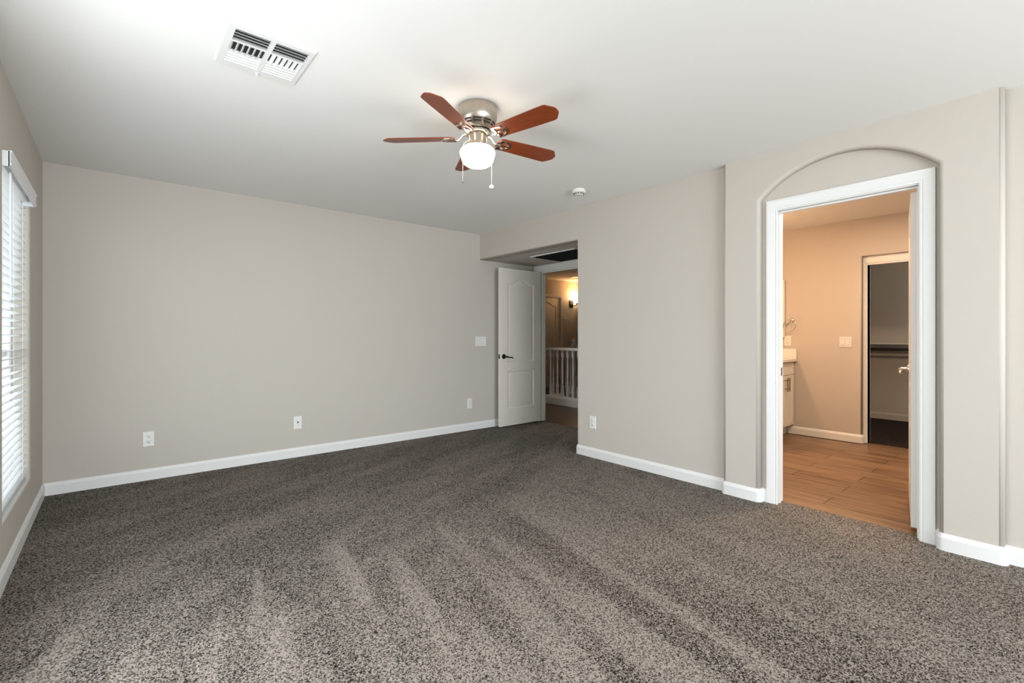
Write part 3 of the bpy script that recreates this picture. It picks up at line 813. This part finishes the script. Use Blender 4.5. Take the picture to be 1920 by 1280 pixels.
# ------------------------------------------------------------------ bathroom: vanity, counter, towel ring, cabinet, light
VYF = 2.203                                                          # cabinet front
va = thing('vanity_cabinet', 'white shaker vanity cabinet at the left edge of the bathroom doorway', 'cabinet', (5.95, (VYF + 2.73) / 2, 0))
ox, oy = 5.95, (VYF + 2.73) / 2
b = BM(); box(b, 4.95 - ox, VYF - oy, 0.105, XB - 0.004 - ox, 2.728 - oy, 0.862); box(b, 4.95 - ox, VYF + 0.06 - oy, -0.005, XB - 0.004 - ox, 2.728 - oy, 0.106); link('body', b, m_vanity, va)
def shaker(bm, x0, x1, z0, z1, st=0.05):
    y = VYF - oy
    for (a, c, e, g) in ((x0, z0, x0 + st, z1), (x1 - st, z0, x1, z1), (x0 + st, z0, x1 - st, z0 + st), (x0 + st, z1 - st, x1 - st, z1)):
        box(bm, a, y - 0.019, c, e, y - 0.0005, g)
    box(bm, x0 + st, y - 0.011, z0 + st, x1 - st, y - 0.0005, z1 - st)
    return bm
def bar_handle(par, x, z0, z1):
    y = VYF - oy
    b = BM(); tube(b, [(x, y - 0.052, z0), (x, y - 0.052, z1)], 0.006, 10)
    for z in (z0 + 0.03, z1 - 0.03): tube(b, [(x, y - 0.018, z), (x, y - 0.052, z)], 0.0045, 8)
    return link('handle', b, m_pull, par, 40)
for (x0, x1) in ((5.725, 6.205), (4.96, 5.715)):
    link('drawer_front', shaker(BM(), x0 - ox, x1 - ox, 0.712, 0.852, 0.035), m_vanity, va)
    xm = (x0 + x1) / 2
    for (xa, xb, hx) in ((x0, xm - 0.0015, xm - 0.028), (xm + 0.0015, x1, xm + 0.026)):
        dr = link('cabinet_door', shaker(BM(), xa - ox, xb - ox, 0.118, 0.706, 0.05), m_vanity, va)
        bar_handle(dr, hx - ox, 0.525, 0.682)
ct = thing('countertop', 'pale stone vanity countertop with low splashes against the bathroom wall', 'countertop', (5.6, 2.44, 0.864))
b = BM(); box(b, 4.93 - 5.6, 2.152 - 2.44, 0.0, XB - 0.002 - 5.6, 2.728 - 2.44, 0.034, 0.003, 2); link('top', b, m_counter, ct)
b = BM(); box(b, XB - 0.022 - 5.6, 2.155 - 2.44, 0.034, XB - 0.002 - 5.6, 2.728 - 2.44, 0.150, 0.002, 1); link('side_splash', b, m_counter, ct)
b = BM(); box(b, 4.93 - 5.6, 2.706 - 2.44, 0.034, XB - 0.024 - 5.6, 2.728 - 2.44, 0.150, 0.002, 1); link('back_splash', b, m_counter, ct)
mc = thing('medicine_cabinet', 'narrow white framed mirror cabinet above the outlet at the left edge of the bathroom doorway', 'cabinet', (XB, 2.45, 1.15))
b = BM(); box(b, -0.028, -0.168, 0.0, -0.001, 0.168, 0.69, 0.003, 1); link('body', b, m_vanity, mc)
b = BM()
for (a, c, e, g) in ((-0.168, 0.0, -0.140, 0.69), (0.140, 0.0, 0.168, 0.69), (-0.14, 0.0, 0.14, 0.03), (-0.14, 0.66, 0.14, 0.69)):
    box(b, -0.040, a, c, -0.028, e, g, 0.002, 1)
link('door_frame', b, m_vanity, mc)
b = BM(); box(b, -0.033, -0.14, 0.03, -0.029, 0.14, 0.66); link('mirror', b, m_mirror, mc)
tr = thing('towel_ring', 'round nickel towel ring on the bathroom wall above the vanity', 'towel ring', (XB, 2.208, 1.352))
b = BM(); lathe(b, [(0.0, -0.016), (0.018, -0.015), (0.026, -0.008), (0.029, -0.002), (0.029, 0.0)], 28, (0, 0, 0), True, 'x'); tube(b, [(-0.01, 0, 0), (-0.05, 0, 0.0)], 0.0085, 12); lathe(b, [(0.0, -0.064), (0.010, -0.062), (0.013, -0.052), (0.010, -0.044), (0.0, -0.042)], 16, (0, 0, 0), True, 'x'); link('post', b, m_nickel, tr, 40)
b = BM(); R_ = 0.066; tube(b, [(-0.052, R_ * math.sin(2 * PI * i / 40) + 0.01, -0.062 + R_ * math.cos(2 * PI * i / 40)) for i in range(41)], 0.0042, 8, False); link('ring', b, m_nickel, tr, 60)
vl = thing('vanity_light', 'warm bathroom light bar above the vanity, hidden behind the arched wall', 'lamp', (4.70, 2.73, 2.06))
b = BM(); box(b, -0.30, -0.03, -0.05, 0.30, -0.001, 0.05, 0.004, 2); link('bar', b, m_brushed, vl)
for x in (-0.2, 0.0, 0.2):
    b = BM(); tube(b, [(x, -0.03, 0), (x, -0.10, 0)], 0.010, 10); link('arm', b, m_brushed, vl, 40)
    b = BM(); lathe(b, [(0.022, -0.02), (0.035, -0.005), (0.045, 0.05), (0.052, 0.09), (0.047, 0.09), (0.040, 0.05), (0.03, 0.0), (0.0, -0.01)], 20, (x, -0.10, 0), False); link('lamp_shade', b, m_bulb, vl, 50)
dl = thing('added_bath_fill', 'added unseen fill light on the bathroom ceiling above the tile floor', 'lamp', (4.9, 0.9, H))  # unseen fitting made up to carry the bathroom fill
b = BM(); lathe(b, [(0.21, 0.0), (0.21, -0.018), (0.19, -0.022), (0.185, -0.006), (0.0, -0.006)], 40); link('trim_ring', b, m_plastic, dl, 35)
point('vanity_bulb', (4.70, 2.60, 2.08), 42, (1.0, 0.58, 0.32), 0.05)

# ------------------------------------------------------------------ closet shelf and rod
point('added_closet_fill', (7.3, -0.3, 2.3), 10, (1.0, 0.92, 0.82), 0.06)  # unseen lamp added to brighten the closet interior
b = BM(); box(b, 7.98, -0.678, 1.052, 8.278, 2.348, 1.070, 0.002, 1); box(b, 8.262, -0.678, 0.965, 8.2785, 2.348, 1.052)
props(link('closet_shelf', b, m_vanity), 'white wall shelf inside the dark closet beyond the bathroom', 'shelf')
b = BM(); tube(b, [(8.03, -0.678, 0.985), (8.03, 2.348, 0.985)], 0.016, 14)
props(link('closet_rod', b, m_rod, None, 40), 'dark hanging rod under the closet shelf', 'rod')

# ------------------------------------------------------------------ hall: railing, newel, sconce, thermostat, recessed light
RX, RY = 5.80, 5.95
ra = thing('stair_railing', 'white stair railing with turned balusters in the hall beyond the entry door', 'railing', (RX, RY, 0))
LY, LX = 1.55, 2.55
b = BM()
for (xa, ya, xb, yb) in ((-0.055, -LY, 0.055, 0.055), (0.055, -0.055, LX, 0.055)): box(b, xa, ya, -0.004, xb, yb, 0.112, 0.003, 1)
link('curb', b, m_trim, ra)
b = BM()
for (xa, ya, xb, yb) in ((-0.034, -LY, 0.034, 0.034), (0.034, -0.034, LX, 0.034)): box(b, xa, ya, 0.112, xb, yb, 0.142, 0.005, 2)
link('shoe_rail', b, m_trim, ra)
b = BM()
hp = [(-0.030, 0.918), (0.030, 0.918), (0.034, 0.932), (0.031, 0.950), (0.018, 0.962), (-0.018, 0.962), (-0.031, 0.950), (-0.034, 0.932)]
sweep_path(b, [(0.0, -LY), (0.0, 0.0), (LX, 0.0)], hp, 1)
link('handrail', b, m_trim, ra, 40)
ba_me = None
spots = [(0.0, -0.06)] + [(0.0, -0.228 - 0.119 * k) for k in range(11)] + [(0.125, 0.0)] + [(0.222 + 0.114 * k, 0.0) for k in range(20)]
for (x, y) in spots:
    if ba_me is None:
        b = BM(); box(b, -0.0175, -0.0175, 0.140, 0.0175, 0.0175, 0.330, 0.002, 1); box(b, -0.0175, -0.0175, 0.800, 0.0175, 0.0175, 0.920, 0.002, 1)
        lathe(b, [(0.016, 0.33), (0.012, 0.345), (0.017, 0.36), (0.017, 0.366), (0.012, 0.376), (0.0155, 0.40), (0.0155, 0.412), (0.011, 0.425), (0.014, 0.45), (0.0165, 0.50), (0.0155, 0.58), (0.0125, 0.70), (0.0105, 0.755), (0.015, 0.762), (0.015, 0.770), (0.011, 0.778), (0.016, 0.80)], 14)
        bo_ = link('baluster', b, m_trim, ra, 40); ba_me = bo_.data; bo_.location = (x, y, 0)
    else:
        c = bo_.copy(); C.objects.link(c); c.parent = ra; c.location = (x, y, 0)
nw = thing('newel_post', 'white newel post with a turned finial rising behind the hall railing', 'newel post', (6.61, 6.10, 0))
b = BM(); box(b, -0.045, -0.045, -0.004, 0.045, 0.045, 0.42, 0.004, 1); link('base_block', b, m_trim, nw)
b = BM(); lathe(b, [(0.044, 0.42), (0.03, 0.44), (0.042, 0.47), (0.030, 0.50), (0.038, 0.60), (0.030, 0.76), (0.026, 0.80), (0.040, 0.82), (0.040, 0.835), (0.030, 0.85)], 24); link('turned_shaft', b, m_trim, nw, 40)
b = BM(); box(b, -0.045, -0.045, 0.85, 0.045, 0.045, 1.00, 0.004, 1); link('top_block', b, m_trim, nw)
b = BM(); lathe(b, [(0.05, 1.0), (0.05, 1.012), (0.028, 1.02), (0.022, 1.032), (0.036, 1.05), (0.040, 1.068), (0.032, 1.088), (0.018, 1.10), (0.020, 1.108), (0.0, 1.118)], 24); link('finial', b, m_trim, nw, 40)
sc_ = thing('wall_sconce', 'glowing wall sconce with an upturned glass shade on the hall wall', 'lamp', (8.19, YH, 1.93))
b = BM(); box(b, -0.055, -0.022, -0.10, 0.055, -0.001, 0.06, 0.004, 2); link('backplate', b, m_bronze, sc_)
b = BM(); tube(b, [(0.02, -0.02, -0.05), (0.06, -0.07, -0.065), (0.085, -0.105, -0.045), (0.085, -0.11, 0.0)], 0.009, 10); lathe(b, [(0.0, -0.03), (0.022, -0.02), (0.028, 0.0), (0.0, 0.005)], 16, (0.085, -0.11, 0)); link('arm', b, m_bronze, sc_, 40)
b = BM(); lathe(b, [(0.0, 0.0), (0.030, 0.003), (0.052, 0.03), (0.062, 0.075), (0.070, 0.125), (0.066, 0.125), (0.057, 0.075), (0.047, 0.034), (0.0, 0.010)], 24, (0.085, -0.11, 0), False); link('lamp_shade', b, m_sconce, sc_, 50)
point('sconce_bulb', (8.275, YH - 0.11, 2.08), 4.5, (1.0, 0.52, 0.21), 0.03)
th = thing('thermostat', 'small square control on the hall wall under the sconce', 'thermostat', (8.00, YH, 1.53))
b = BM(); box(b, -0.045, -0.014, -0.045, 0.045, -0.001, 0.045, 0.004, 2); link('plate', b, m_plastic, th)
b = BM(); box(b, -0.014, -0.020, -0.014, 0.014, -0.013, 0.014, 0.002, 1); link('sensor', b, m_dark, th)
hd = thing('added_hall_fill', 'added unseen fill light on the hall ceiling in front of the railing', 'lamp', (5.05, 5.05, H))  # unseen fitting, added for the spot that brightens the balusters
b = BM(); lathe(b, [(0.10, 0.0), (0.10, -0.010), (0.075, -0.016), (0.0, -0.016)], 32); link('trim_ring', b, m_plastic, hd, 35)
hs = bpy.data.lights.new('added_hall_fill_glow', 'SPOT'); hs.energy = 22; hs.color = (1.0, 0.86, 0.70); hs.spot_size = math.radians(84); hs.spot_blend = 0.5; hs.shadow_soft_size = 0.06
ho = bpy.data.objects.new('added_hall_fill_glow', hs); C.objects.link(ho); ho.location = (5.05, 5.05, H - 0.03)
rl = thing('recessed_light', 'round white ceiling fitting in the hall near the sconce', 'lamp', (7.62, 7.01, H))
b = BM(); lathe(b, [(0.10, 0.0), (0.10, -0.010), (0.075, -0.016), (0.0, -0.016)], 32); link('trim_ring', b, m_plastic, rl, 35)

# ------------------------------------------------------------------ outside the window
b = BM(); box(b, -14, -8, -0.5, XL - 0.6, 14, -0.3); struct('ground', b, m_ground, 'pale yard outside the window', 'ground')
nh = thing('neighbor_house', 'beige stucco house seen between the blind slats', 'house', (-6.0, 6.0, -0.3))
b = BM(); box(b, -2.5, -4.0, 0, 0.0, 8.0, 2.3); link('wall', b, m_stucco, nh)
b = BM(); prism(b, [(0.4, 2.3), (-2.9, 2.3), (-1.25, 3.3)], lambda u, v, w_: (u, w_, v), -4.3, 8.3); link('roof', b, m_roof, nh)
